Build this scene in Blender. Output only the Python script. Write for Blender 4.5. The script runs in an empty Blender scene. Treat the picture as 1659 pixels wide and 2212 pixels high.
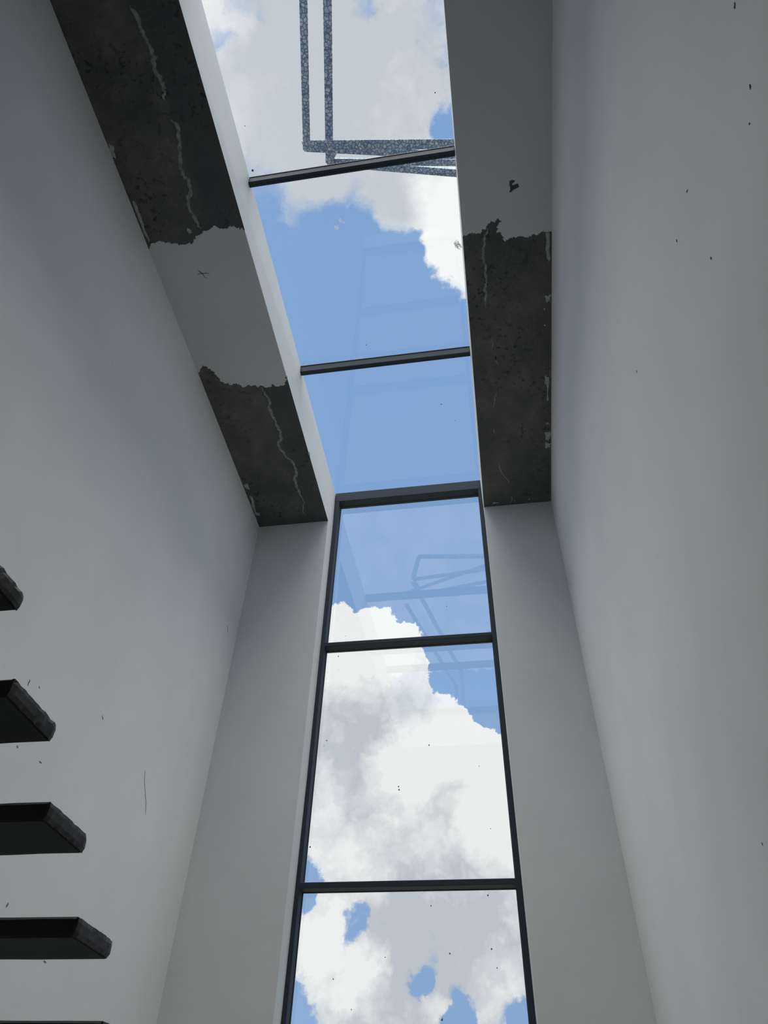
import bpy, bmesh, math, random
from mathutils import Vector, Matrix

random.seed(7)
scene = bpy.context.scene
EYE = 1.6                      # eye height above the stair landing; metric data below is relative to the eye

# ------------------------------------------------------------------ measured data (metres)
LEFT_UP = [(-2.1, 1.9206), (-2.0731, 1.8816), (-2.0352, 1.8817), (-2.0025, 1.8811), (-1.9715, 1.8983), (-1.9324, 1.9091), (-1.9041, 1.9057), (-1.8568, 1.9231), (-1.8121, 1.9189), (-1.7709, 1.9089), (-1.7397, 1.8818), (-1.6937, 1.8572), (-1.6372, 1.8467), (-1.5746, 1.8484), (-1.5005, 1.8467), (-1.4596, 1.8495), (-1.4486, 1.8644), (-1.4281, 1.8828), (-1.3921, 1.8921)]
LEFT_LOW = [(-2.115, 2.963), (-2.0687, 2.92), (-2.0239, 2.9331), (-2.0073, 2.9565), (-1.9764, 2.9749), (-1.9628, 3.0266), (-1.9587, 3.0704), (-1.9416, 3.0946), (-1.8728, 3.1141), (-1.8043, 3.1351), (-1.7224, 3.1535), (-1.6544, 3.1554), (-1.5864, 3.1793), (-1.5186, 3.1812), (-1.4412, 3.1698), (-1.4184, 3.1294), (-1.4006, 3.0889)]
RIGHT_LOW = [(0.0814, 2.1476), (0.1042, 2.1403), (0.126, 2.1292), (0.1589, 2.1296), (0.1794, 2.1369), (0.2067, 2.1303), (0.2197, 2.1107), (0.2443, 2.0929), (0.2658, 2.0778), (0.2753, 2.0641), (0.2927, 2.0696), (0.3104, 2.0692), (0.3454, 2.0742), (0.3481, 2.0818), (0.3272, 2.0897), (0.3231, 2.1194), (0.3339, 2.1485), (0.3536, 2.1791), (0.3766, 2.2073), (0.4007, 2.2014), (0.4306, 2.1963), (0.4663, 2.1952), (0.5018, 2.2065), (0.5433, 2.2093), (0.5671, 2.1973), (0.5966, 2.1984), (0.632, 2.1912), (0.6614, 2.1923), (0.6817, 2.1769)]
PATCH = [[(-2.0928, 1.2261), (-2.0653, 1.2385), (-2.0851, 1.32), (-2.0976, 1.3097), (-2.1055, 1.2745)], [(-2.0888, 1.587), (-2.072, 1.5941), (-2.0731, 1.7026), (-2.0838, 1.7887), (-2.0919, 1.8825), (-2.1004, 1.816), (-2.0939, 1.6805)], [(-1.7917, 1.8207), (-1.7664, 1.8342), (-1.7677, 1.8517), (-1.7903, 1.8524)], [(-2.1204, 4.2279), (-2.0794, 4.2104), (-2.079, 4.2945), (-2.1069, 4.2774)], [(-2.1073, 4.3744), (-2.0823, 4.3874), (-2.1069, 4.5952), (-2.0756, 4.6198), (-2.0905, 4.6406), (-2.124, 4.6281)], [(-1.4274, 3.9185), (-1.4143, 3.9202), (-1.4157, 3.9549), (-1.4288, 3.9532)], [(0.6408, 2.1986), (0.6673, 2.1993), (0.6692, 2.3502), (0.661, 2.4269), (0.6512, 2.3541)], [(0.6448, 2.6655), (0.6856, 2.6643), (0.6737, 2.7155), (0.6611, 2.728), (0.6495, 2.705)], [(0.6335, 2.7686), (0.6424, 2.7699), (0.6438, 2.7817), (0.6362, 2.7849)], [(0.6344, 2.9109), (0.6435, 2.9084), (0.6475, 2.918), (0.6398, 2.9244)], [(0.6476, 3.3592), (0.6616, 3.3865), (0.679, 3.3931), (0.6817, 3.6204), (0.6639, 3.6225), (0.6589, 3.4588), (0.6484, 3.4574)], [(0.6553, 3.859), (0.6735, 3.852), (0.6919, 3.862), (0.6774, 3.8753)], [(0.6523, 3.9529), (0.7005, 3.9545), (0.6975, 4.0079), (0.6869, 4.0559), (0.6568, 4.042)], [(0.6533, 4.0765), (0.7023, 4.0879), (0.6991, 4.1278), (0.669, 4.1421), (0.6538, 4.1319)], [(0.1745, 4.7508), (0.2254, 4.7573), (0.2217, 4.7686), (0.1793, 4.7751)], [(0.372, 4.7477), (0.3802, 4.7488), (0.3815, 4.7631), (0.3733, 4.762)], [(0.506, 4.7497), (0.5158, 4.7486), (0.5157, 4.7591), (0.5075, 4.7604)]]
STREAK = [([(-1.659, 0.5634), (-1.6423, 0.6117), (-1.6439, 0.6647), (-1.6388, 0.7129), (-1.6256, 0.7736), (-1.6148, 0.8209), (-1.638, 0.8675), (-1.634, 0.9117), (-1.6217, 0.9577), (-1.6259, 1.002), (-1.6446, 1.0448)], 0.0233), ([(-1.6491, 1.1532), (-1.6233, 1.1809), (-1.6307, 1.2363), (-1.6455, 1.3), (-1.6696, 1.3637), (-1.6928, 1.4377), (-1.6873, 1.4867), (-1.6632, 1.5123), (-1.6745, 1.5826), (-1.7122, 1.6322), (-1.7256, 1.6956), (-1.7124, 1.7545), (-1.7018, 1.7946), (-1.6956, 1.8394)], 0.0221), ([(-1.6404, 3.172), (-1.6366, 3.2465), (-1.6164, 3.3095), (-1.6431, 3.3824), (-1.6372, 3.4769), (-1.6269, 3.558), (-1.6101, 3.6414), (-1.6271, 3.7052), (-1.6637, 3.7675), (-1.6641, 3.8442), (-1.6383, 3.9257), (-1.5989, 3.9837), (-1.5876, 4.0746), (-1.5919, 4.1469), (-1.6255, 4.1979), (-1.6301, 4.2722), (-1.621, 4.3496), (-1.6165, 4.4471), (-1.6071, 4.5274)], 0.0216), ([(-1.6071, 4.5274), (-1.6447, 4.6233), (-1.6378, 4.6856)], 0.0098), ([(0.2406, 2.1076), (0.2414, 2.1507), (0.2266, 2.2046), (0.2149, 2.2536), (0.2099, 2.2913), (0.2139, 2.3308), (0.224, 2.3715), (0.2213, 2.4243), (0.2251, 2.4719), (0.2164, 2.5185), (0.2136, 2.5735), (0.2107, 2.6293), (0.2101, 2.7044)], 0.0144), ([(0.2394, 2.9822), (0.247, 3.0381), (0.2611, 3.1037), (0.2721, 3.1699), (0.2745, 3.1948)], 0.0081), ([(0.2434, 3.0546), (0.2455, 3.0827), (0.2605, 3.1289), (0.2842, 3.222)], 0.0097), ([(0.2564, 3.4829), (0.2393, 3.5518), (0.2318, 3.6416)], 0.007), ([(0.2222, 3.8667), (0.2239, 3.9156)], 0.0065), ([(0.2482, 4.2654), (0.2677, 4.3753), (0.3011, 4.4453), (0.3309, 4.5157)], 0.0067), ([(0.3505, 4.689), (0.3447, 4.7584), (0.3315, 4.7921)], 0.0066)]
CHIP = [(0.4082, 1.8178), (0.4223, 1.8155), (0.4419, 1.8227), (0.4389, 1.8306), (0.4246, 1.8397), (0.4271, 1.8495), (0.447, 1.8457), (0.4639, 1.8454), (0.4693, 1.8629), (0.4578, 1.8697), (0.4378, 1.878), (0.4205, 1.8896), (0.4062, 1.8915), (0.4123, 1.8754), (0.4089, 1.8542)]
PENCIL = [([(-1.8358, 2.1559), (-1.7971, 2.1501), (-1.7415, 2.1557)], 0.0047), ([(-1.8151, 2.1137), (-1.7948, 2.1436), (-1.7713, 2.197)], 0.0047), ([(-1.8044, 2.1332), (-1.7942, 2.1482), (-1.7867, 2.1583)], 0.0047)]
SCUFF_R = [((0.8903, 2.0647), (0.8994, 2.0649)), ((0.5446, 1.7495), (0.5525, 1.7418)), ((0.4254, 1.9192), (0.4351, 1.9106)), ((1.0528, 2.0997), (1.058, 2.092)), ((0.9673, 1.8061), (0.9693, 1.7969)), ((1.7199, 2.3795), (1.7242, 2.3698)), ((0.6101, 1.7108), (0.6149, 1.711)), ((2.127, 0.7204), (2.1272, 0.7132)), ((7.3367, 3.1246), (7.3198, 3.0979))]
SCUFF_L = [((2.5739, 1.6428), (2.5679, 1.6731)), ((2.6474, 1.6834), (2.6585, 1.6776)), ((3.2354, 1.8477), (3.2497, 1.8277)), ((4.5685, 3.3758), (4.6052, 3.3362)), ((2.8568, 1.4116), (2.8795, 1.4108)), ((3.8585, 1.813), (4.0074, 1.6072)), ((3.0011, 0.8343), (3.0053, 0.8532)), ((3.3817, 0.8192), (3.3902, 0.8137)), ((3.4157, 0.7273), (3.4366, 0.7226)), ((2.6665, 1.3967), (2.6767, 1.3885)), ((3.784, 0.9374), (3.7964, 0.9278))]
MARK_SKY = [((-0.8582, 2.2086), 0.0222), ((-0.8221, 2.156), 0.0156), ((-0.7968, 2.174), 0.0133), ((-0.0173, 1.4005), 0.0074), ((-1.3524, 1.4114), 0.0048), ((-1.3827, 1.7063), 0.0119), ((-0.4216, 1.8333), 0.0059), ((-0.3046, 1.8439), 0.0074), ((-0.8134, 3.2604), 0.0059), ((-0.2259, 3.985), 0.0074), ((-0.113, 4.1931), 0.0056), ((-0.8955, 1.7708), 0.0067), ((-0.9725, 4.6978), 0.0044), ((-1.764, 4.7913), 0.0052)]
SMEAR = [(0.0289, 2.4237), (0.0413, 2.4477), (0.0676, 2.4329), (0.0721, 2.4671), (0.0583, 2.5064), (0.0416, 2.5344), (0.0293, 2.5061)]
MARK_WIN = [((-0.7444, 2.1898), 0.0095), ((-0.7407, 2.1653), 0.0095), ((-0.5103, 2.5028), 0.0103), ((-1.2896, 3.3582), 0.0077), ((-1.3776, 1.7751), 0.0103), ((-1.2377, 3.5662), 0.006), ((-1.3255, 2.5805), 0.0086), ((-1.3443, 2.5387), 0.0052), ((-0.5179, 1.3834), 0.0069), ((-0.1401, 1.4414), 0.0086), ((-0.4031, 1.1103), 0.0086), ((-0.1403, 1.1339), 0.0086), ((-0.1144, 1.0319), 0.0065), ((-1.1445, 0.9757), 0.0069), ((-0.8164, 1.0923), 0.006), ((-0.4633, 0.7683), 0.0112), ((-1.0187, 0.8169), 0.0052), ((-0.0885, 1.8662), 0.0056), ((-0.1386, 2.3207), 0.0052), ((-0.8189, 4.6835), 0.0043), ((-0.5714, 4.3158), 0.0043), ((-0.3282, 3.8134), 0.0069)]
COV = [((-0.1596, 0.1785, 0.9709), 0.2184, 0.75), ((-0.0423, 0.2069, 0.9775), 0.2184, 0.75), ((-0.2362, 0.1778, 0.9553), 0.1456, 0.65), ((-0.0983, 0.274, 0.9567), 0.1522, 0.35), ((-0.2193, 0.2422, 0.9451), 0.1125, 0.3), ((-0.2575, 0.2587, 0.931), 0.0993, 0.3), ((-0.2336, 0.1625, 0.9587), 0.0265, -0.7), ((-0.2605, 0.1684, 0.9507), 0.0265, -0.4), ((-0.0721, 0.1665, 0.9834), 0.0331, -0.8), ((-0.1987, 0.1384, 0.9702), 0.0331, -0.6), ((0.007, 0.2886, 0.9574), 0.0291, -2.0), ((-0.0268, 0.2849, 0.9582), 0.0331, 0.3), ((0.0051, 0.313, 0.9497), 0.0265, 0.6), ((-0.1813, 0.3377, 0.9237), 0.0728, 0.75), ((-0.1288, 0.3318, 0.9345), 0.0496, 0.45), ((-0.063, 0.3579, 0.9316), 0.0563, 0.65), ((-0.0755, 0.3821, 0.921), 0.0463, 0.6), ((-0.219, 0.3172, 0.9227), 0.0463, -0.4), ((-0.1143, 0.3733, 0.9207), 0.0397, -0.5), ((-0.0968, 0.3397, 0.9355), 0.0331, -0.35), ((0.0018, 0.3745, 0.9272), 0.0563, 1.5), ((0.0085, 0.4275, 0.904), 0.0563, 1.9), ((-0.0101, 0.3447, 0.9386), 0.0397, 0.6), ((0.0207, 0.4605, 0.8874), 0.0364, 1.0), ((-0.0358, 0.3842, 0.9226), 0.0225, 0.9), ((-0.0208, 0.4134, 0.9103), 0.0238, 0.6), ((-0.179, 0.4254, 0.8871), 0.1125, -1.2), ((-0.1132, 0.448, 0.8868), 0.0993, -1.0), ((-0.2357, 0.3395, 0.9106), 0.0397, -0.5), ((-0.0676, 0.4389, 0.896), 0.0463, -0.9), ((-0.1313, 0.5737, 0.8085), 0.2184, -1.6), ((-0.0375, 0.6126, 0.7895), 0.1853, -1.4), ((-0.0983, 0.7273, 0.6792), 0.1986, -1.6), ((-0.1807, 0.7493, 0.6371), 0.0596, -0.8), ((-0.0277, 0.7937, 0.6076), 0.1324, -1.2), ((-0.2038, 0.7938, 0.573), 0.0384, 1.7), ((-0.1506, 0.8029, 0.5767), 0.0437, 1.9), ((-0.1782, 0.7858, 0.5923), 0.0199, -0.9), ((-0.1636, 0.833, 0.5286), 0.0993, 1.5), ((-0.1181, 0.8225, 0.5564), 0.0364, 1.0), ((-0.2174, 0.8711, 0.4403), 0.2184, 1.7), ((-0.1129, 0.8439, 0.5244), 0.041, 0.9), ((-0.1109, 0.9266, 0.3595), 0.2383, 1.6), ((-0.0029, 0.9335, 0.3587), 0.1324, 1.1), ((-0.0882, 0.8763, 0.4736), 0.0331, 0.9), ((-0.0576, 0.8847, 0.4626), 0.041, 1.5), ((-0.0227, 0.9001, 0.4352), 0.045, 1.5), ((0.003, 0.9094, 0.4158), 0.0397, 0.9), ((-0.0289, 0.8449, 0.5341), 0.0894, -2.0), ((0.0165, 0.8748, 0.4842), 0.0662, -2.0), ((-0.0727, 0.8581, 0.5084), 0.0265, -0.7), ((-0.2589, 0.9214, 0.2897), 0.0397, -2.8), ((-0.1168, 0.9694, 0.2161), 0.278, 1.2), ((-0.1903, 0.9511, 0.2433), 0.0331, -2.7), ((-0.1998, 0.9567, 0.2114), 0.0252, -1.5), ((-0.1723, 0.9634, 0.2055), 0.0232, -1.0), ((-0.1152, 0.9774, 0.1771), 0.0265, -2.5), ((-0.072, 0.9849, 0.1577), 0.0357, -2.6), ((-0.2559, 0.9541, 0.1553), 0.0397, -2.4), ((0.0033, 0.9883, 0.1527), 0.0331, -1.7), ((-0.2541, 0.9299, 0.266), 0.0278, -2.4), ((-0.1071, 0.9724, 0.2071), 0.0225, -1.0), ((-0.095, 0.9812, 0.1678), 0.0199, 1.9), ((-0.1771, 0.9717, 0.1561), 0.0927, 0.6), ((-0.226, 0.9563, 0.1853), 0.0529, 0.8), ((-0.035, 0.9794, 0.1987), 0.0728, 0.9), ((-0.1049, -0.8816, 0.4601), 0.1125, -1.5), ((-0.0262, -0.8675, 0.4967), 0.0596, -0.8), ((-0.1816, -0.7576, 0.627), 0.0794, 1.2), ((-0.0852, -0.729, 0.6792), 0.1324, 1.3), ((-0.0299, -0.8091, 0.5869), 0.1191, 1.3), ((-0.1271, -0.7989, 0.5878), 0.1059, 1.2)]
BRI = [((-0.2432, 0.1365, 0.9603), 0.0529, 0.7), ((-0.0758, 0.2062, 0.9756), 0.278, -0.36), ((-0.1813, 0.2255, 0.9572), 0.1986, -0.3), ((-0.248, 0.2219, 0.943), 0.0662, 0.2), ((-0.1808, 0.3352, 0.9247), 0.0927, -0.25), ((0.0097, 0.3858, 0.9225), 0.0662, 1.0), ((0.0136, 0.4386, 0.8986), 0.0728, 1.0), ((0.0044, 0.3492, 0.9371), 0.0529, 0.6), ((-0.0767, 0.3688, 0.9263), 0.0463, -0.2), ((-0.1919, 0.7917, 0.58), 0.0993, 0.9), ((-0.1349, 0.8092, 0.5719), 0.0794, 0.8), ((-0.1185, 0.8365, 0.5351), 0.0529, 0.4), ((-0.2144, 0.8264, 0.5206), 0.0794, 0.3), ((-0.2296, 0.8684, 0.4396), 0.1059, -0.25), ((-0.1681, 0.8808, 0.4427), 0.0794, -0.2), ((-0.0507, 0.8809, 0.4705), 0.0463, 1.2), ((-0.0194, 0.8989, 0.4377), 0.0529, 1.2), ((-0.0818, 0.8975, 0.4334), 0.0794, 0.9), ((-0.0118, 0.9207, 0.3901), 0.086, 0.9), ((-0.1385, 0.8984, 0.4169), 0.0596, 0.6), ((-0.0482, 0.9192, 0.3908), 0.0397, -0.45), ((-0.0619, 0.927, 0.37), 0.0463, -0.3), ((-0.1713, 0.9238, 0.3425), 0.1588, 0.05), ((-0.0241, 0.946, 0.3234), 0.1059, 0.35), ((-0.1778, 0.9383, 0.2966), 0.0529, 0.5), ((-0.1053, 0.9685, 0.2257), 0.1324, -0.6), ((-0.0254, 0.9692, 0.245), 0.0794, -0.3), ((-0.2432, 0.9476, 0.2073), 0.0563, 0.8), ((-0.2167, 0.9495, 0.2271), 0.0265, 0.7), ((-0.1803, 0.9657, 0.187), 0.043, 1.1), ((-0.2287, 0.9381, 0.26), 0.0728, 0.2), ((-0.0182, 0.979, 0.2032), 0.0728, 0.15), ((-0.0903, 0.9778, 0.1891), 0.0463, -0.2), ((-0.1558, 0.9753, 0.1568), 0.0529, -0.3), ((-0.0944, 0.9829, 0.1582), 0.0298, 0.5)]
CAM = [[0.987739, 0.088205, 0.128811, 0.0], [0.153674, -0.694725, -0.702667, 0.0], [0.02751, 0.713847, -0.699762, 0.0], [0.0, 0.0, 0.0, 1.0]]
LENS = 32.7863
Q_XL = -2.1347
Q_xl = -1.4341
Q_xr = 0.0864
Q_XR = 0.715
Q_Zc = 4.7252
Q_Zg = 5.3219
Q_Yg = 5.0007
Q_sXL = -0.0085
Q_sxl = -0.013
Q_sxr = 0.0022
Q_sXR = 0.012
Q_vXL = -0.0013
Q_vxl = -0.0043
Q_vxr = -0.0019
Q_vXR = -0.0027
Q_xlg = -1.4484
Q_xrg = 0.0753
Q_sxlg = -0.0092
Q_sxrg = -0.0024


# ------------------------------------------------------------------ camera
cam_data = bpy.data.cameras.new('camera')
cam_data.sensor_fit = 'HORIZONTAL'
cam_data.sensor_width = 36.0
cam_data.lens = LENS
cam_data.clip_start = 0.05
cam_data.clip_end = 500
cam = bpy.data.objects.new('camera', cam_data)
m = Matrix(CAM)
m[2][3] = EYE
cam.matrix_world = m
scene.collection.objects.link(cam)
scene.camera = cam

scene.view_settings.view_transform = 'Standard'
scene.view_settings.look = 'None'
scene.view_settings.gamma = 1.0
scene.view_settings.use_curve_mapping = False
scene.view_settings.exposure = 0.0

# ------------------------------------------------------------------ sun, high behind the viewer, spread wide by the cloud in front of it
sun_data = bpy.data.lights.new('sun', 'SUN')
sun_data.energy = 6.2
sun_data.angle = math.radians(62)
sun_data.color = (1.0, 0.95, 0.88)
sun = bpy.data.objects.new('sun', sun_data)
scene.collection.objects.link(sun)
sun.location = (0, 2, 14)
sun.rotation_euler = Vector((0.0, -0.05, 1.0)).to_track_quat('Z', 'Y').to_euler()

# ------------------------------------------------------------------ node helpers
class NT:
    def __init__(self, tree):
        self.t = tree; self.n = tree.nodes; self.l = tree.links
    def new(self, kind, **kw):
        nd = self.n.new(kind)
        for k, v in kw.items(): setattr(nd, k, v)
        return nd
    def put(self, sock, v):
        if isinstance(v, bpy.types.NodeSocket): self.l.new(v, sock)
        elif v is not None: sock.default_value = v
    def math(self, op, a, b=None, c=None, clamp=False):
        nd = self.new('ShaderNodeMath', operation=op, use_clamp=clamp)
        self.put(nd.inputs[0], a)
        if b is not None: self.put(nd.inputs[1], b)
        if c is not None: self.put(nd.inputs[2], c)
        return nd.outputs[0]
    def vmath(self, op, a, b=None, out=0):
        nd = self.new('ShaderNodeVectorMath', operation=op)
        self.put(nd.inputs[0], a)
        if b is not None: self.put(nd.inputs[1], b)
        return nd.outputs['Value'] if op in ('DISTANCE', 'DOT_PRODUCT', 'LENGTH') else nd.outputs[0]
    def scale(self, a, s):
        nd = self.new('ShaderNodeVectorMath', operation='SCALE')
        self.put(nd.inputs[0], a); self.put(nd.inputs['Scale'], s)
        return nd.outputs[0]
    def rng(self, v, a, b, c, d, interp='LINEAR'):
        nd = self.new('ShaderNodeMapRange', interpolation_type=interp)
        for i, x in enumerate((v, a, b, c, d)): self.put(nd.inputs[i], x)
        return nd.outputs[0]
    def noise(self, vec, scale, detail=4, rough=0.55, color=False):
        nd = self.new('ShaderNodeTexNoise')
        self.put(nd.inputs['Vector'], vec)
        nd.inputs['Scale'].default_value = scale
        nd.inputs['Detail'].default_value = detail
        nd.inputs['Roughness'].default_value = rough
        return nd.outputs['Color'] if color else nd.outputs[0]
    def mix(self, f, a, b):
        nd = self.new('ShaderNodeMix', data_type='RGBA')
        self.put(nd.inputs['Factor'], f)
        self.put(nd.inputs[6], a if isinstance(a, bpy.types.NodeSocket) else (*a, 1))
        self.put(nd.inputs[7], b if isinstance(b, bpy.types.NodeSocket) else (*b, 1))
        return nd.outputs[2]

# ------------------------------------------------------------------ sky
def build_sky():
    w = bpy.data.worlds.new('cloudy_sky')
    scene.world = w
    w.use_nodes = True
    t = NT(w.node_tree)
    t.n.clear()
    d = t.new('ShaderNodeTexCoord').outputs['Generated']
    z = t.new('ShaderNodeSeparateXYZ'); t.l.new(d, z.inputs[0]); z = z.outputs[2]
    # ragged edges: bend the direction by noise, coarse then fine
    w1 = t.vmath('SUBTRACT', t.noise(d, 7, 3, 0.5, True), (0.5, 0.5, 0.5))
    w2 = t.vmath('SUBTRACT', t.noise(d, 24, 6, 0.62, True), (0.5, 0.5, 0.5))
    p = t.vmath('ADD', d, t.scale(w1, 0.045))
    p = t.vmath('ADD', p, t.scale(w2, 0.05))
    def field(blobs, start, vec):
        acc = start
        for c, r, wt in blobs:
            dist = t.vmath('DISTANCE', vec, tuple(c))
            acc = t.math('ADD', acc, t.rng(dist, r * 1.25, 0.0, 0.0, wt, 'SMOOTHERSTEP'))
        return acc
    broad = t.rng(t.noise(d, 2.6, 2, 0.5), 0.3, 0.7, -0.5, 0.5)
    fine = t.math('SUBTRACT', t.noise(p, 11, 5, 0.5), 0.5)
    frill = t.math('SUBTRACT', t.noise(p, 38, 8, 0.62), 0.5)
    cov = field(COV, t.math('ADD', t.math('MULTIPLY', broad, 0.5), 0.10), p)
    cov = t.math('MINIMUM', t.math('MAXIMUM', cov, -1.6), 1.6)
    cov = t.math('ADD', cov, t.math('MULTIPLY', fine, 1.5))
    cov = t.math('ADD', cov, t.math('MULTIPLY', frill, t.rng(z, 0.60, 0.90, 2.6, 1.3)))
    # cauliflower heads: rounded cells, brighter on their crowns
    vr = t.new('ShaderNodeTexVoronoi', feature='F1')
    t.l.new(t.vmath('ADD', p, t.scale(w2, 0.04)), vr.inputs['Vector'])
    vr.normalize = True; vr.inputs['Scale'].default_value = 17; vr.inputs['Detail'].default_value = 2; vr.inputs['Roughness'].default_value = 0.6
    puff = t.math('MULTIPLY', t.math('SUBTRACT', 0.30, vr.outputs[0]), t.rng(z, 0.60, 0.85, 5.0, 1.0))
    cov = t.math('ADD', cov, t.math('MULTIPLY', puff, 0.55))
    soft = t.math('ADD', t.rng(z, 0.60, 0.90, 0.24, 1.05), t.rng(z, 0.42, 0.30, 0.0, 0.75))
    a = t.rng(cov, 0.05, t.math('ADD', soft, 0.05), 0.0, 1.0, 'SMOOTHSTEP')
    bri = field(BRI, 0.45, p)
    bri = t.math('ADD', bri, t.math('MULTIPLY', puff, 0.5))
    bri = t.math('ADD', bri, t.math('MULTIPLY', fine, 0.95))
    bri = t.math('ADD', bri, t.math('MULTIPLY', frill, t.rng(z, 0.4, 0.9, 0.75, 0.35)))
    edge = t.rng(cov, 0.3, 1.0, 0.15, 0.0)
    bri = t.math('ADD', bri, edge)
    bri = t.math('MINIMUM', t.math('MAXIMUM', bri, 0.0), 1.0)
    cloud = t.mix(bri, SKY_GREY, SKY_WHITE)
    blue = t.mix(t.rng(z, 0.1, 0.75, 0.0, 1.0), SKY_LOW, SKY_HIGH)
    sky = t.mix(a, blue, cloud)
    sky = t.mix(t.rng(z, 0.12, -0.02, 0.0, 1.0), sky, (0.55, 0.60, 0.66))
    bg = t.new('ShaderNodeBackground')
    t.l.new(sky, bg.inputs[0]); bg.inputs[1].default_value = 1.0
    out = t.new('ShaderNodeOutputWorld')
    t.l.new(bg.outputs[0], out.inputs[0])
SKY_GREY = (0.585, 0.63, 0.68)
SKY_WHITE = (0.97, 0.99, 0.975)
SKY_LOW = (0.29, 0.46, 0.74)
SKY_HIGH = (0.225, 0.385, 0.68)
build_sky()

# ------------------------------------------------------------------ materials
def material(name):
    mt = bpy.data.materials.new(name); mt.use_nodes = True
    t = NT(mt.node_tree); b = t.n['Principled BSDF']
    return mt, t, b
def coords(t): return t.new('ShaderNodeTexCoord').outputs['Object']
def bump(t, b, h, strength, dist):
    bp = t.new('ShaderNodeBump'); bp.inputs['Strength'].default_value = strength; bp.inputs['Distance'].default_value = dist
    t.l.new(h, bp.inputs['Height']); t.l.new(bp.outputs[0], b.inputs['Normal'])

WALL_COL = (0.865, 0.872, 0.86)
SKIM_COL = (0.66, 0.68, 0.69)
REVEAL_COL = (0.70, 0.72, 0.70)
def painted_plaster(name, col, smudge=0.06):
    mt, t, b = material(name)
    c = coords(t)
    n = t.noise(c, 1.7, 5, 0.6)
    dirt = t.rng(t.noise(c, 6, 8, 0.7), 0.62, 0.80, 0.0, 1.0, 'SMOOTHSTEP')
    a = t.mix(t.rng(n, 0.3, 0.7, 0.0, 1.0), tuple(x * (1 - smudge) for x in col), col)
    a = t.mix(t.math('MULTIPLY', dirt, 0.18), a, tuple(x * 0.6 for x in col))
    t.l.new(a, b.inputs['Base Color'])
    b.inputs['Roughness'].default_value = 0.75
    b.inputs['Specular IOR Level'].default_value = 0.25
    bump(t, b, t.noise(c, 4, 6, 0.5), 0.10, 0.01)
    return mt
M = {}
M['wall'] = painted_plaster('painted_wall', WALL_COL)
M['skim'] = painted_plaster('skim_plaster', SKIM_COL, 0.05)
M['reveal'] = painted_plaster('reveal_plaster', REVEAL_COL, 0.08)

BAND_X = -0.93           # in the ceiling's own coordinates
def raw_concrete(name):
    mt, t, b = material(name)
    c = coords(t)
    base = t.mix(t.rng(t.noise(c, 2.2, 6, 0.6), 0.35, 0.68, 0.0, 1.0), (0.085, 0.086, 0.085), (0.165, 0.160, 0.142))
    base = t.mix(t.rng(t.noise(c, 9, 8, 0.65), 0.40, 0.62, 0.45, 0.0), base, (0.075, 0.076, 0.075))
    # smoother, darker board strip towards the skylight edge on the left side
    sx = t.new('ShaderNodeSeparateXYZ'); t.l.new(c, sx.inputs[0])
    sx_w = t.math('ADD', sx.outputs[0], t.math('MULTIPLY', t.math('SUBTRACT', t.noise(c, 2.5, 5, 0.6), 0.5), 0.22))
    band = t.math('MULTIPLY', t.rng(sx_w, BAND_X - 0.03, BAND_X + 0.03, 0.0, 1.0, 'SMOOTHSTEP'), t.rng(sx.outputs[0], 0.0, -0.2, 0.0, 1.0))
    base = t.mix(t.math('MULTIPLY', band, 0.65), base, (0.072, 0.077, 0.082))
    # flaky dark blotches, in drifts
    drift = t.rng(t.noise(c, 1.6, 3, 0.5), 0.42, 0.62, 0.0, 1.0)
    flake = t.rng(t.noise(c, 21, 6, 0.7), 0.55, 0.60, 0.0, 1.0)
    base = t.mix(t.math('MULTIPLY', t.math('MULTIPLY', flake, drift), 0.8), base, (0.022, 0.023, 0.024))
    pale = t.rng(t.noise(c, 33, 4, 0.6), 0.74, 0.78, 0.0, 0.35)
    base = t.mix(pale, base, (0.25, 0.25, 0.24))
    t.l.new(base, b.inputs['Base Color'])
    b.inputs['Roughness'].default_value = 0.85
    bump(t, b, t.noise(c, 14, 7, 0.6), 0.35, 0.012)
    return mt
M['concrete'] = raw_concrete('raw_concrete')

def plain(name, col, rough, metal=0.0, var=0.15, scale=8, spec=0.5):
    mt, t, b = material(name)
    c = coords(t)
    a = t.mix(t.rng(t.noise(c, scale, 5, 0.6), 0.35, 0.65, 0.0, 1.0), tuple(x * (1 - var) for x in col), tuple(x * (1 + var) for x in col))
    t.l.new(a, b.inputs['Base Color'])
    b.inputs['Roughness'].default_value = rough; b.inputs['Metallic'].default_value = metal
    b.inputs['Specular IOR Level'].default_value = spec
    return mt
M['streak'] = plain('filler_streak', (0.26, 0.27, 0.26), 0.8, var=0.35, scale=30)
M['patch'] = plain('filler_patch', (0.40, 0.42, 0.41), 0.8, var=0.3, scale=40)
M['chip'] = plain('bare_chip', (0.06, 0.062, 0.062), 0.9)
M['pencil'] = plain('pencil_line', (0.09, 0.09, 0.09), 0.9)
M['floor'] = plain('screed_floor', (0.14, 0.14, 0.135), 0.7, scale=2)
M['earth'] = plain('dry_ground', (0.22, 0.21, 0.16), 0.95, scale=0.2)
M['roof'] = plain('roof_screed', (0.28, 0.28, 0.27), 0.9, scale=2)
M['gasket'] = plain('black_gasket', (0.008, 0.009, 0.011), 0.5)
M['speck'] = plain('dark_speck', (0.11, 0.12, 0.13), 0.9)

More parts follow.
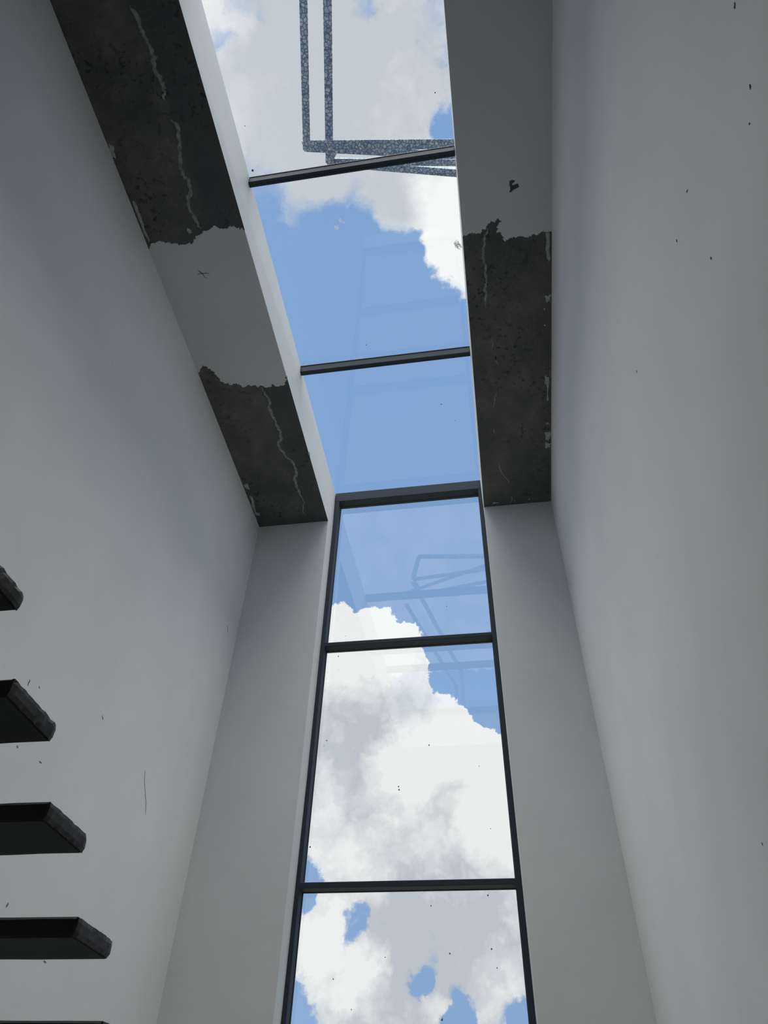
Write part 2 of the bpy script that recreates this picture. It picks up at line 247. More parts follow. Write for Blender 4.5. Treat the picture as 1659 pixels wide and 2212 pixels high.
def residue(name, colr, cover):
    mt = bpy.data.materials.new(name); mt.use_nodes = True
    t = NT(mt.node_tree); t.n.clear()
    tr = t.new('ShaderNodeBsdfTransparent'); tl = t.new('ShaderNodeBsdfTranslucent'); tl.inputs[0].default_value = (*colr, 1)
    mx = t.new('ShaderNodeMixShader')
    t.l.new(t.rng(t.noise(coords(t), 90, 3, 0.6), 0.4, 0.6, cover - 0.2, cover + 0.2), mx.inputs[0])
    t.l.new(tr.outputs[0], mx.inputs[1]); t.l.new(tl.outputs[0], mx.inputs[2])
    out = t.new('ShaderNodeOutputMaterial'); t.l.new(mx.outputs[0], out.inputs[0])
    return mt
M['blob'] = residue('pale_dried_residue', (0.30, 0.34, 0.36), 0.55)
M['smear'] = residue('grey_dried_residue', (0.16, 0.18, 0.17), 0.6)

def powder_coat():
    mt, t, b = material('charcoal_aluminium')
    c = coords(t)
    a = t.mix(t.rng(t.noise(c, 60, 4, 0.6), 0.68, 0.74, 0.0, 0.35), (0.040, 0.054, 0.068), (0.16, 0.17, 0.17))
    t.l.new(a, b.inputs['Base Color'])
    b.inputs['Roughness'].default_value = 0.65
    b.inputs['Specular IOR Level'].default_value = 0.15
    return mt
M['frame'] = powder_coat()

def galvanised():
    mt, t, b = material('galvanised_steel')
    c = coords(t)
    wv = t.vmath('ADD', c, t.scale(t.noise(c, 14, 3, 0.5, True), 0.03))
    def vor(feature, scale):
        v = t.new('ShaderNodeTexVoronoi', feature=feature)
        t.l.new(wv, v.inputs['Vector']); v.inputs['Scale'].default_value = scale
        return v
    edge = t.rng(vor('DISTANCE_TO_EDGE', 34).outputs[0], 0.02, 0.16, 0.0, 1.0)
    cell = vor('F1', 34).outputs['Color']
    sep = t.new('ShaderNodeSeparateColor'); t.l.new(cell, sep.inputs[0])
    spangle = t.mix(sep.outputs[0], (0.20, 0.28, 0.40), (0.46, 0.53, 0.58))
    a = t.mix(edge, (0.075, 0.125, 0.22), spangle)
    t.l.new(a, b.inputs['Base Color'])
    b.inputs['Metallic'].default_value = 0.35
    b.inputs['Roughness'].default_value = 0.5
    return mt
M['steel'] = galvanised()

def glass(name, f0):
    mt = bpy.data.materials.new(name); mt.use_nodes = True
    t = NT(mt.node_tree); t.n.clear()
    # thin pane: mirror part after Schlick on the face met first, clear for the rest
    f = t.new('ShaderNodeLayerWeight'); f.inputs['Blend'].default_value = 0.5
    f5 = t.math('POWER', f.outputs['Facing'], 5.0)
    fr = t.math('ADD', t.math('MULTIPLY', f5, 0.86), f0)
    geo = t.new('ShaderNodeNewGeometry')
    fr = t.math('MULTIPLY', fr, t.math('SUBTRACT', 1.0, geo.outputs['Backfacing']))
    tr = t.new('ShaderNodeBsdfTransparent'); tr.inputs[0].default_value = (0.985, 0.99, 0.992, 1)
    gl = t.new('ShaderNodeBsdfGlossy'); gl.inputs['Roughness'].default_value = 0.0
    gl.inputs[0].default_value = (0.95, 0.97, 1.0, 1)
    mx = t.new('ShaderNodeMixShader')
    t.l.new(fr, mx.inputs[0]); t.l.new(tr.outputs[0], mx.inputs[1]); t.l.new(gl.outputs[0], mx.inputs[2])
    out = t.new('ShaderNodeOutputMaterial'); t.l.new(mx.outputs[0], out.inputs[0])
    return mt
M['glass'] = glass('coated_window_glass', 0.13)
M['skyglass'] = glass('skylight_glass', 0.045)

def tread_timber(name, dark, brown):
    mt, t, b = material(name)
    c = coords(t)
    mp = t.new('ShaderNodeMapping'); mp.inputs['Scale'].default_value = (3, 22, 30)
    t.l.new(c, mp.inputs[0])
    g = t.noise(mp.outputs[0], 1.5, 6, 0.6)
    a = t.mix(t.rng(g, 0.50, 0.72, 0.0, 1.0), dark, brown)
    t.l.new(a, b.inputs['Base Color'])
    b.inputs['Roughness'].default_value = 0.6
    bump(t, b, g, 0.3, 0.004)
    return mt
M['tread'] = tread_timber('dark_stained_timber', (0.0025, 0.003, 0.0035), (0.005, 0.005, 0.005))
M['end'] = tread_timber('raw_timber_end', (0.012, 0.0118, 0.0112), (0.046, 0.031, 0.019))

# ------------------------------------------------------------------ mesh helpers
col = scene.collection
def mk(name, verts, faces, mats, parent=None, loc=None, fmat=None, smooth=False):
    """one mesh object; verts are eye-relative metres. Origin at base centre (or at loc)."""
    V = [Vector((x, y, z + EYE)) for x, y, z in verts]
    if loc is None:
        lo = [min(v[i] for v in V) for i in range(3)]; hi = [max(v[i] for v in V) for i in range(3)]
        loc = Vector(((lo[0] + hi[0]) / 2, (lo[1] + hi[1]) / 2, lo[2]))
    else: loc = Vector(loc)
    me = bpy.data.meshes.new(name)
    me.from_pydata([v - loc for v in V], [], faces)
    for mt in (mats if isinstance(mats, (list, tuple)) else [mats]): me.materials.append(mt)
    if fmat:
        for i, k in enumerate(fmat): me.polygons[i].material_index = k
    bm = bmesh.new(); bm.from_mesh(me); bmesh.ops.recalc_face_normals(bm, faces=bm.faces); bm.to_mesh(me); bm.free()
    me.update()
    o = bpy.data.objects.new(name, me); col.objects.link(o)
    o.location = loc
    if parent is not None:
        o.parent = parent
        o.location = loc - wloc(parent)
    return o
def wloc(o):
    l = Vector(o.location)
    while o.parent: o = o.parent; l += o.location
    return l
def empty(name, loc):
    o = bpy.data.objects.new(name, None); col.objects.link(o)
    o.location = (loc[0], loc[1], loc[2] + EYE); o.empty_display_size = 0.2
    return o
def tag(o, label=None, cat=None, group=None, kind=None):
    if label: o['label'] = label
    if cat: o['category'] = cat
    if group: o['group'] = group
    if kind: o['kind'] = kind
    return o
HEXF = [(0, 3, 2, 1), (4, 5, 6, 7), (0, 1, 5, 4), (1, 2, 6, 5), (2, 3, 7, 6), (3, 0, 4, 7)]
def hexa(b, t):          # bottom ring, top ring (4 points each)
    return list(b) + list(t), list(HEXF)
def join(parts):
    V, F, Mi = [], [], []
    for p in parts:
        v, f = p[0], p[1]; k = p[2] if len(p) > 2 else 0
        o = len(V); V += v; F += [tuple(i + o for i in q) for q in f]
        Mi += (k if isinstance(k, list) else [k] * len(f))
    return V, F, Mi
def boxv(x0, x1, y0, y1, z0, z1):
    return hexa([(x0, y0, z0), (x1, y0, z0), (x1, y1, z0), (x0, y1, z0)], [(x0, y0, z1), (x1, y0, z1), (x1, y1, z1), (x0, y1, z1)])
def bar(p0, p1, w, h, up=(0, 0, 1), c=0.003):
    """straight bar with chamfered long edges: w across, h along 'up'"""
    p0, p1 = Vector(p0), Vector(p1); d = (p1 - p0).normalized()
    s = d.cross(Vector(up)).normalized(); u = s.cross(d).normalized()
    pr = [(-w/2 + c, -h/2), (w/2 - c, -h/2), (w/2, -h/2 + c), (w/2, h/2 - c), (w/2 - c, h/2), (-w/2 + c, h/2), (-w/2, h/2 - c), (-w/2, -h/2 + c)]
    V = [tuple(q + s * a + u * b) for q in (p0, p1) for a, b in pr]
    F = [tuple(range(7, -1, -1)), tuple(range(8, 16))] + [(i, (i + 1) % 8, 8 + (i + 1) % 8, 8 + i) for i in range(8)]
    return V, F
def angle_bar(p0, p1, w, h, up=(0, 0, 1), t=0.006):
    """L-section: flat leg below, upright leg on the -s side"""
    p0, p1 = Vector(p0), Vector(p1); d = (p1 - p0).normalized()
    s = d.cross(Vector(up)).normalized(); u = s.cross(d).normalized()
    pr = [(-w/2, -h/2), (w/2, -h/2), (w/2, -h/2 + t), (-w/2 + t, -h/2 + t), (-w/2 + t, h/2), (-w/2, h/2)]
    V = [tuple(q + s * a + u * b) for q in (p0, p1) for a, b in pr]
    F = [(0, 3, 2, 1)[::1], (0, 5, 4, 3), (6, 7, 8, 9), (6, 9, 10, 11)] + [(i, (i + 1) % 6, 6 + (i + 1) % 6, 6 + i) for i in range(6)]
    return V, F
def ragged(pts, amp, n=3, closed=False):
    """midpoint displacement of a polyline in its plane"""
    pts = [Vector(p) for p in pts]
    for k in range(n):
        new = []
        m = len(pts)
        for i in range(m if closed else m - 1):
            a, b = pts[i], pts[(i + 1) % m]
            dd = b - a
            nrm = Vector((-dd.y, dd.x))
            L = nrm.length
            q = (a + b) / 2
            if L > 1e-6: q = q + nrm / L * random.gauss(0, 1) * min(amp, L * 0.28)
            new += [a, q]
        if not closed: new.append(pts[-1])
        pts = new; amp *= 0.6
    return [(p.x, p.y) for p in pts]
def prism(poly, z0, z1, to3=lambda x, y, z: (x, y, z)):
    n = len(poly)
    V = [to3(x, y, z0) for x, y in poly] + [to3(x, y, z1) for x, y in poly]
    F = [tuple(range(n - 1, -1, -1)), tuple(range(n, 2 * n))] + [(i, (i + 1) % n, n + (i + 1) % n, n + i) for i in range(n)]
    return V, F
def ribbon(pts, w, z0, z1, to3=lambda x, y, z: (x, y, z), jitter=0.35, n=2, taper=True):
    pts = ragged(pts, 0.006, n)
    m = len(pts); L, Rr = [], []
    for i, (x, y) in enumerate(pts):
        a = Vector(pts[max(i - 1, 0)]); b = Vector(pts[min(i + 1, m - 1)])
        d = (b - a); nrm = Vector((-d.y, d.x)); nrm = nrm / max(nrm.length, 1e-6)
        k = w / 2 * (1 + random.uniform(-jitter, jitter))
        if taper: k *= min(1.0, 0.25 + i / (m * 0.12), 0.25 + (m - 1 - i) / (m * 0.12))
        L.append((x + nrm.x * k, y + nrm.y * k)); Rr.append((x - nrm.x * k, y - nrm.y * k))
    V = [to3(*p, z0) for p in L] + [to3(*p, z0) for p in Rr] + [to3(*p, z1) for p in L] + [to3(*p, z1) for p in Rr]
    F = []
    for i in range(m - 1):
        F += [(i, i + 1, m + i + 1, m + i), (2*m + i, 3*m + i, 3*m + i + 1, 2*m + i + 1), (i, 2*m + i, 2*m + i + 1, i + 1), (m + i, m + i + 1, 3*m + i + 1, 3*m + i)]
    F += [(0, m, 3*m, 2*m), (m - 1, 3*m - 1, 4*m - 1, 2*m - 1)][:2]
    F[-1] = (m - 1, 3 * m - 1, 4 * m - 1, 2 * m - 1)
    return V, F

# ------------------------------------------------------------------ room shell
YW = 4.8                  # room face of the end wall
YB = -4.0                 # back wall
YS = 0.52                 # near end of the skylight
ZF = -EYE                 # floor
ZC, ZG, YG, YP = Q_Zc, Q_Zg, Q_Yg, 5.10
YO = 5.13                 # outer face of the end wall
ZCC = ZC + 0.005          # raw concrete, one plaster skin above
def XLw(y, z): return Q_XL + Q_sXL * (y - YW) + Q_vXL * (z - ZC)
def XRw(y, z): return Q_XR + Q_sXR * (y - YW) + Q_vXR * (z - ZC)
def xl(y): return Q_xl + Q_sxl * (min(y, YW) - YW)
def xr(y): return Q_xr + Q_sxr * (min(y, YW) - YW)
def xlg(y): return Q_xlg + Q_sxlg * (min(y, YW) - YW)
def xrg(y): return Q_xrg + Q_sxrg * (min(y, YW) - YW)
TH = 0.22

def side_wall(name, fx, sgn, ref):
    b = [(fx(YB, ZF), YB, ZF), (fx(YO, ZF), YO, ZF), (fx(YO, ZF) + sgn * TH, YO, ZF), (fx(YB, ZF) + sgn * TH, YB, ZF)]
    t = [(fx(YB, ZG), YB, ZG), (fx(YO, ZG), YO, ZG), (fx(YO, ZG) + sgn * TH, YO, ZG), (fx(YB, ZG) + sgn * TH, YB, ZG)]
    v, f = hexa(b, t)
    return tag(mk(name, v, f, M['wall']), ref, kind='structure')
wall_left = side_wall('wall_left', XLw, -1, 'tall pale grey plastered side wall behind the floating stair treads')
wall_right = side_wall('wall_right', XRw, 1, 'tall pale grey plastered side wall on the right without stairs')

# end wall: a strip on each side of the tall window, and a low wall under it
ZSILL = -0.44
parts = []
def strip(xa0, xb0, xa1, xb1, z0, z1, bx0, bx1, side):
    # front ring at YW between xa..xb (bottom, top); the window edge runs to bx at the frame
    if side < 0:
        b = [(xa0, YW, z0), (xb0, YW, z0), (bx0, YO, z0), (xa0, YO, z0)]
        t = [(xa1, YW, z1), (xb1, YW, z1), (bx1, YO, z1), (xa1, YO, z1)]
    else:
        b = [(xa0, YW, z0), (xb0, YW, z0), (xb0, YO, z0), (bx0, YO, z0)]
        t = [(xa1, YW, z1), (xb1, YW, z1), (xb1, YO, z1), (bx1, YO, z1)]
    return hexa(b, t)
def wxl(z): return Q_xl + Q_vxl * (z - ZC)
def wxr(z): return Q_xr + Q_vxr * (z - ZC)
v, f = strip(XLw(YW, ZF), wxl(ZF), XLw(YW, ZC), wxl(ZC), ZF, ZC, -1.440, -1.440, -1)
parts.append((v, f, [0, 0, 0, 1, 0, 0]))
v, f = strip(wxr(ZF), XRw(YW, ZF), wxr(ZC), XRw(YW, ZC), ZF, ZC, 0.0885, 0.0885, 1)
parts.append((v, f, [0, 0, 0, 0, 0, 1]))
v, f = boxv(wxl(ZF) - 0.0, wxr(ZF), YW, YO, ZF, ZSILL)
parts.append((v, f, 0))
V, F, MI = join(parts)
wall_front = tag(mk('wall_front', V, F, [M['wall'], M['reveal']], fmat=MI), 'narrow end wall split by the tall window', kind='structure')

v, f = boxv(XLw(YB, 0) - TH, XRw(YB, 0) + TH, YB - TH, YB, ZF, ZG)
tag(mk('wall_back', v, f, M['floor']), 'wall behind the viewer closing the stair shaft', kind='structure')
v, f = boxv(XLw(YB, ZF) - 0.1, XRw(YO, ZF) + 0.1, YB, YO, ZF - 0.15, ZF)
tag(mk('floor', v, f, M['floor']), 'bare screed floor of the stair shaft', kind='structure')
v, f = boxv(-60, 60, -60, 60, ZF - 3.4, ZF - 3.2)
tag(mk('ground', v, f, M['earth']), 'dry open ground outside below the building', kind='structure')

# ceiling slab: left strip, right strip, and the closed part behind the skylight
parts = []
def slab(x00, x01, x10, x11, g0, g1, y0, y1, side):
    # soffit corners at y0: x00..x01, y1: x10..x11 ; on the skylight side the reveal leans to g at ZG
    if side < 0:
        b = [(x00, y0, ZCC), (x01, y0, ZCC), (x11, y1, ZCC), (x10, y1, ZCC)]
        t = [(x00, y0, ZG), (g0, y0, ZG), (g1, y1, ZG), (x10, y1, ZG)]
        return hexa(b, t) + ([0, 1, 0, 2, 1, 1],)
    b = [(x00, y0, ZCC), (x01, y0, ZCC), (x11, y1, ZCC), (x10, y1, ZCC)]
    t = [(g0, y0, ZG), (x01, y0, ZG), (x11, y1, ZG), (g1, y1, ZG)]
    return hexa(b, t) + ([0, 1, 0, 1, 1, 2],)
parts.append(slab(XLw(YS, ZC), xl(YS), XLw(YW, ZC), xl(YW), xlg(YS), xlg(YW), YS, YW, -1))
parts.append(slab(xr(YS), XRw(YS, ZC), xr(YW), XRw(YW, ZC), xrg(YS), xrg(YW), YS, YW, 1))
v, f = boxv(XLw(YS, ZC), XRw(YS, ZC), YB, YS, ZCC, ZG); parts.append((v, f, [0, 1, 1, 1, 2, 1]))
# over the end wall, up to the glazing
v, f = hexa([(XLw(YW, ZC), YW, ZC), (xl(YW), YW, ZC), (-1.440, YO, ZC), (XLw(YW, ZC), YO, ZC)],
            [(XLw(YW, ZC), YW, ZG), (xlg(YW), YW, ZG), (-1.450, YO, ZG), (XLw(YW, ZC), YO, ZG)]); parts.append((v, f, [0, 1, 1, 2, 1, 1]))
v, f = hexa([(xr(YW), YW, ZC), (XRw(YW, ZC), YW, ZC), (XRw(YW, ZC), YO, ZC), (0.0885, YO, ZC)],
            [(xrg(YW), YW, ZG), (XRw(YW, ZC), YW, ZG), (XRw(YW, ZC), YO, ZG), (0.080, YO, ZG)]); parts.append((v, f, [0, 1, 1, 1, 1, 2]))
V, F, MI = join(parts)
ceiling = tag(mk('ceiling', V, F, [M['concrete'], M['roof'], M['reveal']], fmat=MI), 'concrete ceiling slab with a long skylight slot, partly plastered', kind='structure')

# plaster skims on the soffit, each a skin with a broken edge
SK0, SK1 = ZC, ZCC
def skim(poly, label):
    v, f = prism(poly, SK0, SK1)
    return tag(mk('plaster_skim', v, f, M['skim'], ceiling), label)
up = ragged(LEFT_UP, 0.012, 4); lo = ragged(LEFT_LOW, 0.012, 4)
up[0] = (XLw(up[0][1], ZC), up[0][1]); lo[0] = (XLw(lo[0][1], ZC), lo[0][1])
up[-1] = (xl(up[-1][1]), up[-1][1]); lo[-1] = (xl(lo[-1][1]), lo[-1][1])
skim(up + lo[::-1], 'grey plaster skim between two bare concrete stretches')
rl = ragged(RIGHT_LOW, 0.012, 4)
rl[0] = (xr(rl[0][1]), rl[0][1]); rl[-1] = (XRw(rl[-1][1], ZC), rl[-1][1])
skim(rl + [(XRw(YS - 1.2, ZC), YS - 1.2), (xr(YS - 1.2), YS - 1.2)], 'grey plaster skim ending in a broken edge')
for p in PATCH:
    v, f = prism(ragged(p, 0.006, 2, True), ZCC - 0.003, ZCC)
    mk('filler_patch', v, f, M['patch'], ceiling)
for p, w in STREAK:
    v, f = ribbon(p, w, ZCC - 0.002, ZCC)
    mk('filler_streak', v, f, M['streak'], ceiling)
v, f = prism(ragged(CHIP, 0.0015, 2, True), ZC - 0.001, ZC)
tag(mk('plaster_chip', v, f, M['chip'], ceiling), 'dark chip where the plaster has come away')
V, F, MI = join([ribbon(p, w, ZC - 0.0008, ZC, jitter=0.2, n=1) for p, w in PENCIL])
tag(mk('pencil_cross', V, F, M['pencil'], ceiling), 'thin dark cross drawn on the plaster')

def scuffs(name, lst, fx, parent, sgn):
    parts = []
    for (y0, z0), (y1, z1) in lst:
        w = 0.0035 if math.hypot(y1 - y0, z1 - z0) < 0.1 else 0.0018
        parts.append(ribbon([(y0, z0), ((y0 + y1) / 2, (z0 + z1) / 2), (y1, z1)], w, 0.0, 0.0015,
                            lambda a, b, c: (fx(a, b) + sgn * c, a, b), n=1))
    V, F, MI = join(parts)
    tag(mk(name, V, F, M['pencil'], parent), kind='stuff')
scuffs('scuff_marks', SCUFF_L, XLw, wall_left, 1)
scuffs('scuff_marks', SCUFF_R, XRw, wall_right, -1)

# ------------------------------------------------------------------ end-wall window
window_1 = tag(empty('window_1', (-0.675, YG, ZSILL)), 'tall window with charcoal frame in the end wall', kind='structure')
JL0, JL1, JR0, JR1 = -1.442, -1.397, 0.049, 0.0905
ZT = 5.196
def part(name, vf, mat, parent): return mk(name, vf[0], vf[1], mat, parent)
def boxbar(x0, x1, y0, y1, z0, z1, axis):
    cx, cy, cz = (x0 + x1) / 2, (y0 + y1) / 2, (z0 + z1) / 2
    if axis == 'x': return bar((x0, cy, cz), (x1, cy, cz), y1 - y0, z1 - z0, c=0.0025)
    if axis == 'z': return bar((cx, cy, z0), (cx, cy, z1), y1 - y0, x1 - x0, up=(1, 0, 0), c=0.0025)
part('jamb', boxbar(JL0, JL1, YG, YP + 0.02, ZSILL, ZG - 0.02, 'z'), M['frame'], window_1)
part('jamb', boxbar(JR0, JR1, YG, YP + 0.02, ZSILL, ZG - 0.02, 'z'), M['frame'], window_1)
part('head_rail', boxbar(JL0, JR1, YG - 0.002, YP + 0.022, ZT, ZG - 0.004, 'x'), M['frame'], window_1)
TR = [(3.408, 3.443), (1.476, 1.514)]
for a, b in TR:
    part('transom', boxbar(JL1 - 0.002, JR0 + 0.002, YG + 0.002, YP + 0.018, a, b, 'x'), M['frame'], window_1)
part('sill_rail', boxbar(JL0, JR1, YG, YP + 0.02, ZSILL, ZSILL + 0.05, 'x'), M['frame'], window_1)
bays = [(TR[0][1], ZT), (TR[1][1], TR[0][0]), (ZSILL + 0.05, TR[1][0])]
def ring(x0, x1, z0, z1, y0, y1, w):
    return join([boxv(x0, x1, y0, y1, z0, z0 + w), boxv(x0, x1, y0, y1, z1 - w, z1), boxv(x0, x0 + w, y0, y1, z0 + w, z1 - w), boxv(x1 - w, x1, y0, y1, z0 + w, z1 - w)])
win_panes = []
for z0, z1 in bays:
    pn = part('pane', boxv(JL1 - 0.005, JR0 + 0.005, YP, YP + 0.008, z0 - 0.005, z1 + 0.005), M['glass'], window_1)
    win_panes.append((pn, z0, z1))
    V, F, MI = ring(JL1 - 0.001, JR0 + 0.001, z0 - 0.001, z1 + 0.001, YP - 0.010, YP - 0.0005, 0.005)
    mk('gasket', V, F, M['gasket'], window_1)
def disc(cx, cy, r, n=8):
    return [(cx + r * random.uniform(0.6, 1.1) * math.cos(2 * math.pi * i / n), cy + r * random.uniform(0.7, 1.4) * math.sin(2 * math.pi * i / n)) for i in range(n)]
for pn, z0, z1 in win_panes:
    parts = [prism(disc(x, z, r * 0.62), 0, 0.001, lambda a, b, c: (a, YP - 0.0015 + c, b)) for (x, z), r in MARK_WIN if z0 < z < z1]
    if parts:
        V, F, MI = join(parts)
        tag(mk('dirt_specks', V, F, M['speck'], pn), kind='stuff')

# ------------------------------------------------------------------ skylight
window_2 = tag(empty('window_2', (-0.675, 2.5, ZG)), 'long skylight of flush glass panes over dark bars', kind='structure')
GB = [(1.752, 1.794), (3.397, 3.442), (YS - 0.02, YS + 0.02)]
for y0, y1 in GB:
    yc = (y0 + y1) / 2
    gbar = part('glazing_bar', boxbar(xlg(yc) + 0.001, xrg(yc) - 0.001, y0, y1, ZG - 0.088, ZG - 0.006, 'x'), M['frame'], window_2)
    V, F, MI = join([boxv(xlg(yc) + 0.001, xrg(yc) - 0.001, y0 - 0.004, y1 + 0.004, ZG - 0.006, ZG - 0.0005), boxv(xlg(yc) + 0.001, xrg(yc) - 0.001, (y0 + y1) / 2 + 0.002, (y0 + y1) / 2 + 0.006, ZG - 0.0895, ZG - 0.088)])
    mk('gasket', V, F, M['gasket'], gbar)
sky_panes = []
for y0, y1 in ((GB[1][1], YP + 0.02), (GB[0][1], GB[1][0]), (GB[2][1], GB[0][0])):
    a = y0 - 0.02; b = y1 + (0.02 if y1 < YP else 0.01)
    a += 0.002; b -= 0.002 if y1 < YP else 0
    v, f = hexa([(xlg(a) - 0.03, a, ZG), (xrg(a) + 0.03, a, ZG), (xrg(b) + 0.03, b, ZG), (xlg(b) - 0.03, b, ZG)],
                [(xlg(a) - 0.03, a, ZG + 0.010), (xrg(a) + 0.03, a, ZG + 0.010), (xrg(b) + 0.03, b, ZG + 0.010), (xlg(b) - 0.03, b, ZG + 0.010)])
    pn = mk('pane', v, f, M['skyglass'], window_2)
    sky_panes.append((pn, a, b))
for pn, y0, y1 in sky_panes:
    sm = [(q, r) for q, r in MARK_SKY if y0 < q[1] < y1]
    parts = [prism(disc(*q, r * 0.75), ZG - 0.0015, ZG - 0.0005) for q, r in sm if r < 0.012]
    if parts:
        V, F, MI = join(parts); tag(mk('dirt_specks', V, F, M['speck'], pn), kind='stuff')
    for q, r in sm:
        if r >= 0.012:
            v, f = prism(disc(*q, r, 12), ZG - 0.0015, ZG - 0.0005)
            mk('dried_blob', v, f, M['blob'], pn)
    if y0 < SMEAR[0][1] < y1:
        # a brushed smear: several thin strokes
        cx = sum(p[0] for p in SMEAR) / len(SMEAR); cy = sum(p[1] for p in SMEAR) / len(SMEAR)
        parts = []
        for i in range(6):
            o = (i - 2.5) * 0.0075; h = 0.045 - abs(i - 2.7) * 0.007
            parts.append(ribbon([(cx + o - 0.010, cy - h), (cx + o, cy), (cx + o + 0.012, cy + h)], 0.006, ZG - 0.0015, ZG - 0.0005, n=1))
        V, F, MI = join(parts); mk('brushed_smear', V, F, M['smear'], pn)

# ------------------------------------------------------------------ stair treads
TREADS = [  # (near Y, depth, X of the near end, X of the far end, top Z, thickness)
    (0.9941, 0.2332, -1.1103, -1.1157, 1.0421, 0.0485),
    (1.3046, 0.2332, -1.1091, -1.1214, 0.8569, 0.0480),
    (1.5944, 0.2332, -1.1011, -1.1137, 0.6822, 0.0474),
    (1.8751, 0.2332, -1.0985, -1.1112, 0.4983, 0.0481),
    (2.1721, 0.2332, -1.1118, -1.1103, 0.3217, 0.0479)]
TLAB = ['topmost dark stained timber tread, cut off by the left picture edge',
        'second dark timber tread from the top, with a brown streak on its end',
        'middle of the five dark floating treads, with a pale brown corner on its end',
        'fourth dark timber tread down, the lowest one seen whole',
        'lowest dark timber tread, only its top edge showing at the bottom left corner']
for (y0, dp, xn, xf, zt, th), lab in zip(TREADS, TLAB):
    N = 14
    yr = [y0 + dp * i / (N - 1) for i in range(N)]
    def wob(a): return [random.gauss(0, a) for _ in range(N)]
    jt, jb = wob(0.0018), wob(0.0014)
    ct = [0.006 if 0 < i < N - 1 else 0.012 for i in range(N)]        # worn arris
    E = 0.010
    xe = [xn + (xf - xn) * i / (N - 1) for i in range(N)]
    xw = [XLw(y, zt) for y in yr]
    # body: rounded long edges, from the wall to the end board
    c = 0.007
    def section(x, yA, yB):
        return [(x, yA + c, zt - th), (x, yA, zt - th + c), (x, yA, zt - c), (x, yA + c, zt), (x, yB - c, zt), (x, yB, zt - c), (x, yB, zt - th + c), (x, yB - c, zt - th)]
    S0 = section(0, y0, y0 + dp)
    ys = [p[1] for p in S0]
    V = [(XLw(p[1], p[2]), p[1], p[2]) for p in S0]
    K = 10
    for k in range(1, K + 1):
        tt = k / K
        for p in S0:
            fx = xn + (xf - xn) * (p[1] - y0) / dp - E
            x0 = XLw(p[1], p[2])
            j = 0 if k == K else 0.0012
            V.append((x0 + (fx - x0) * tt, p[1] + random.gauss(0, j), p[2] + random.gauss(0, j * 0.6)))
    F = [tuple(range(7, -1, -1)), tuple(range(8 * K, 8 * K + 8))]
    for k in range(K):
        F += [(8*k + i, 8*k + (i + 1) % 8, 8*k + 8 + (i + 1) % 8, 8*k + 8 + i) for i in range(8)]
    tr = mk('stair_tread', V, F, M['tread'])
    tag(tr, lab, 'stair tread', 'floating stair treads on the left wall')
    # rough sawn end with an uneven outline
    rows = [(-th + 0.002, jb, -0.004), (-th * 0.72, wob(0.0007), 0.0), (-th * 0.30, wob(0.0007), 0.0), (-0.003, jt, -0.003)]
    V = []
    for z, jj, dx in rows:
        for i in range(N):
            endr = 0.004 if i in (0, N - 1) else 0.0
            V.append((xe[i] + jj[i] + dx - endr, yr[i] + (0.001 if i == 0 else (-0.001 if i == N - 1 else 0)), zt + z + (random.gauss(0, 0.0008) if z > -0.01 else 0)))
    nb = len(V)
    for z, jj, dx in rows:
        for i in range(N):
            V.append((xe[i] - E, yr[i] + (0.001 if i == 0 else (-0.001 if i == N - 1 else 0)), zt + z))
    F = []
    for r in range(3):
        for i in range(N - 1):
            a = r * N + i
            F.append((a, a + 1, a + N + 1, a + N)); F.append((nb + a, nb + a + N, nb + a + N + 1, nb + a + 1))
    for i in range(N - 1):
        F.append((i, nb + i, nb + i + 1, i + 1)); a = 3 * N + i; F.append((a, a + 1, nb + a + 1, nb + a))
    for r in range(3):
        a = r * N; F.append((a, a + N, nb + a + N, nb + a)); a = r * N + N - 1; F.append((a, nb + a, nb + a + N, a + N))
    tag(mk('sawn_end', V, F, M['end'], tr), 'rough sawn brownish end of the tread')

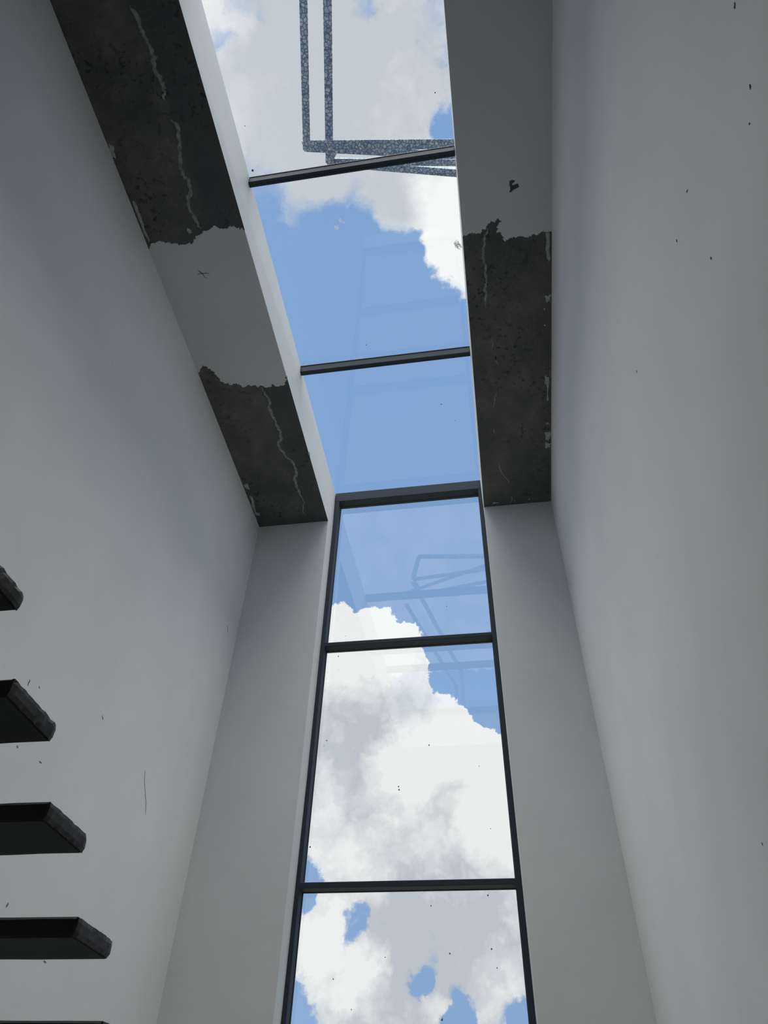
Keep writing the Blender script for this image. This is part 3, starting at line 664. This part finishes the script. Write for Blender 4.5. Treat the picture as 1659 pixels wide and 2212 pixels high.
# ------------------------------------------------------------------ steel stand on the roof, seen through the skylight
stand = tag(empty('steel_stand', (1.2, 1.6, ZG)), 'galvanised steel frame standing on the roof above the skylight glass', 'steel frame')
def ext(p, q, s): # point on the line p->q at parameter s
    p, q = Vector(p), Vector(q); return tuple(p + (q - p) * s)
def sbar(name, p, q, w, h, kind=bar, up=(0, 0, 1)): return part(name, kind(p, q, w, h, up), M['steel'], stand)
r1a, r1b = Vector((-0.924, 0.916, 6.327)), Vector((-1.124, 1.875, 6.288))
r2a, r2b = Vector((-0.772, 0.974, 6.539)), Vector((-1.001, 2.128, 6.518))
sbar('rail', ext(r1a, r1b, -1.7), ext(r1a, r1b, 1.05), 0.062, 0.014)
sbar('rail', ext(r2a, r2b, -1.35), r2b, 0.068, 0.014)
cA, cB = Vector((-1.157, 1.921, 6.405)), Vector((0.096, 2.108, 6.448))
dA, dB = Vector((-1.170, 1.954, 6.452)), Vector((0.103, 2.265, 6.631))
bA, bB = Vector((-1.005, 2.133, 6.571)), Vector((0.100, 2.288, 6.529))
aA, aB = Vector((-0.894, 2.279, 6.884)), Vector((0.103, 2.423, 6.661))
sbar('cross_beam', ext(cA, cB, -0.01), ext(cA, cB, 1.66), 0.080, 0.014)
sbar('cross_beam', ext(dA, dB, 0.0), ext(dA, dB, 1.66), 0.065, 0.014)
sbar('cross_beam', ext(bA, bB, 0.0), ext(bA, bB, 1.66), 0.055, 0.030)
sbar('cross_beam', ext(aA, aB, 0.0), ext(aA, aB, 1.66), 0.066, 0.040)
sbar('strut', bA, aA, 0.055, 0.05, up=(0, 1, 0))
sbar('brace', (-0.985, 2.11, 6.57), (-0.90, 1.99, 6.44), 0.04, 0.03)
sbar('end_plate', (-1.178, 1.880, 6.405), (-1.172, 1.965, 6.405), 0.006, 0.03)
for p in (ext(cA, cB, 1.6), ext(bA, bB, 1.6)):
    sbar('leg', (p[0], p[1], ZG), (p[0], p[1], p[2] + 0.2), 0.06, 0.06, up=(0, 1, 0))
for p in (ext(r1a, r1b, -1.65), ext(r2a, r2b, -1.3)):
    sbar('leg', (p[0], p[1], ZG), (p[0], p[1], p[2] - 0.02), 0.06, 0.06, up=(0, 1, 0))
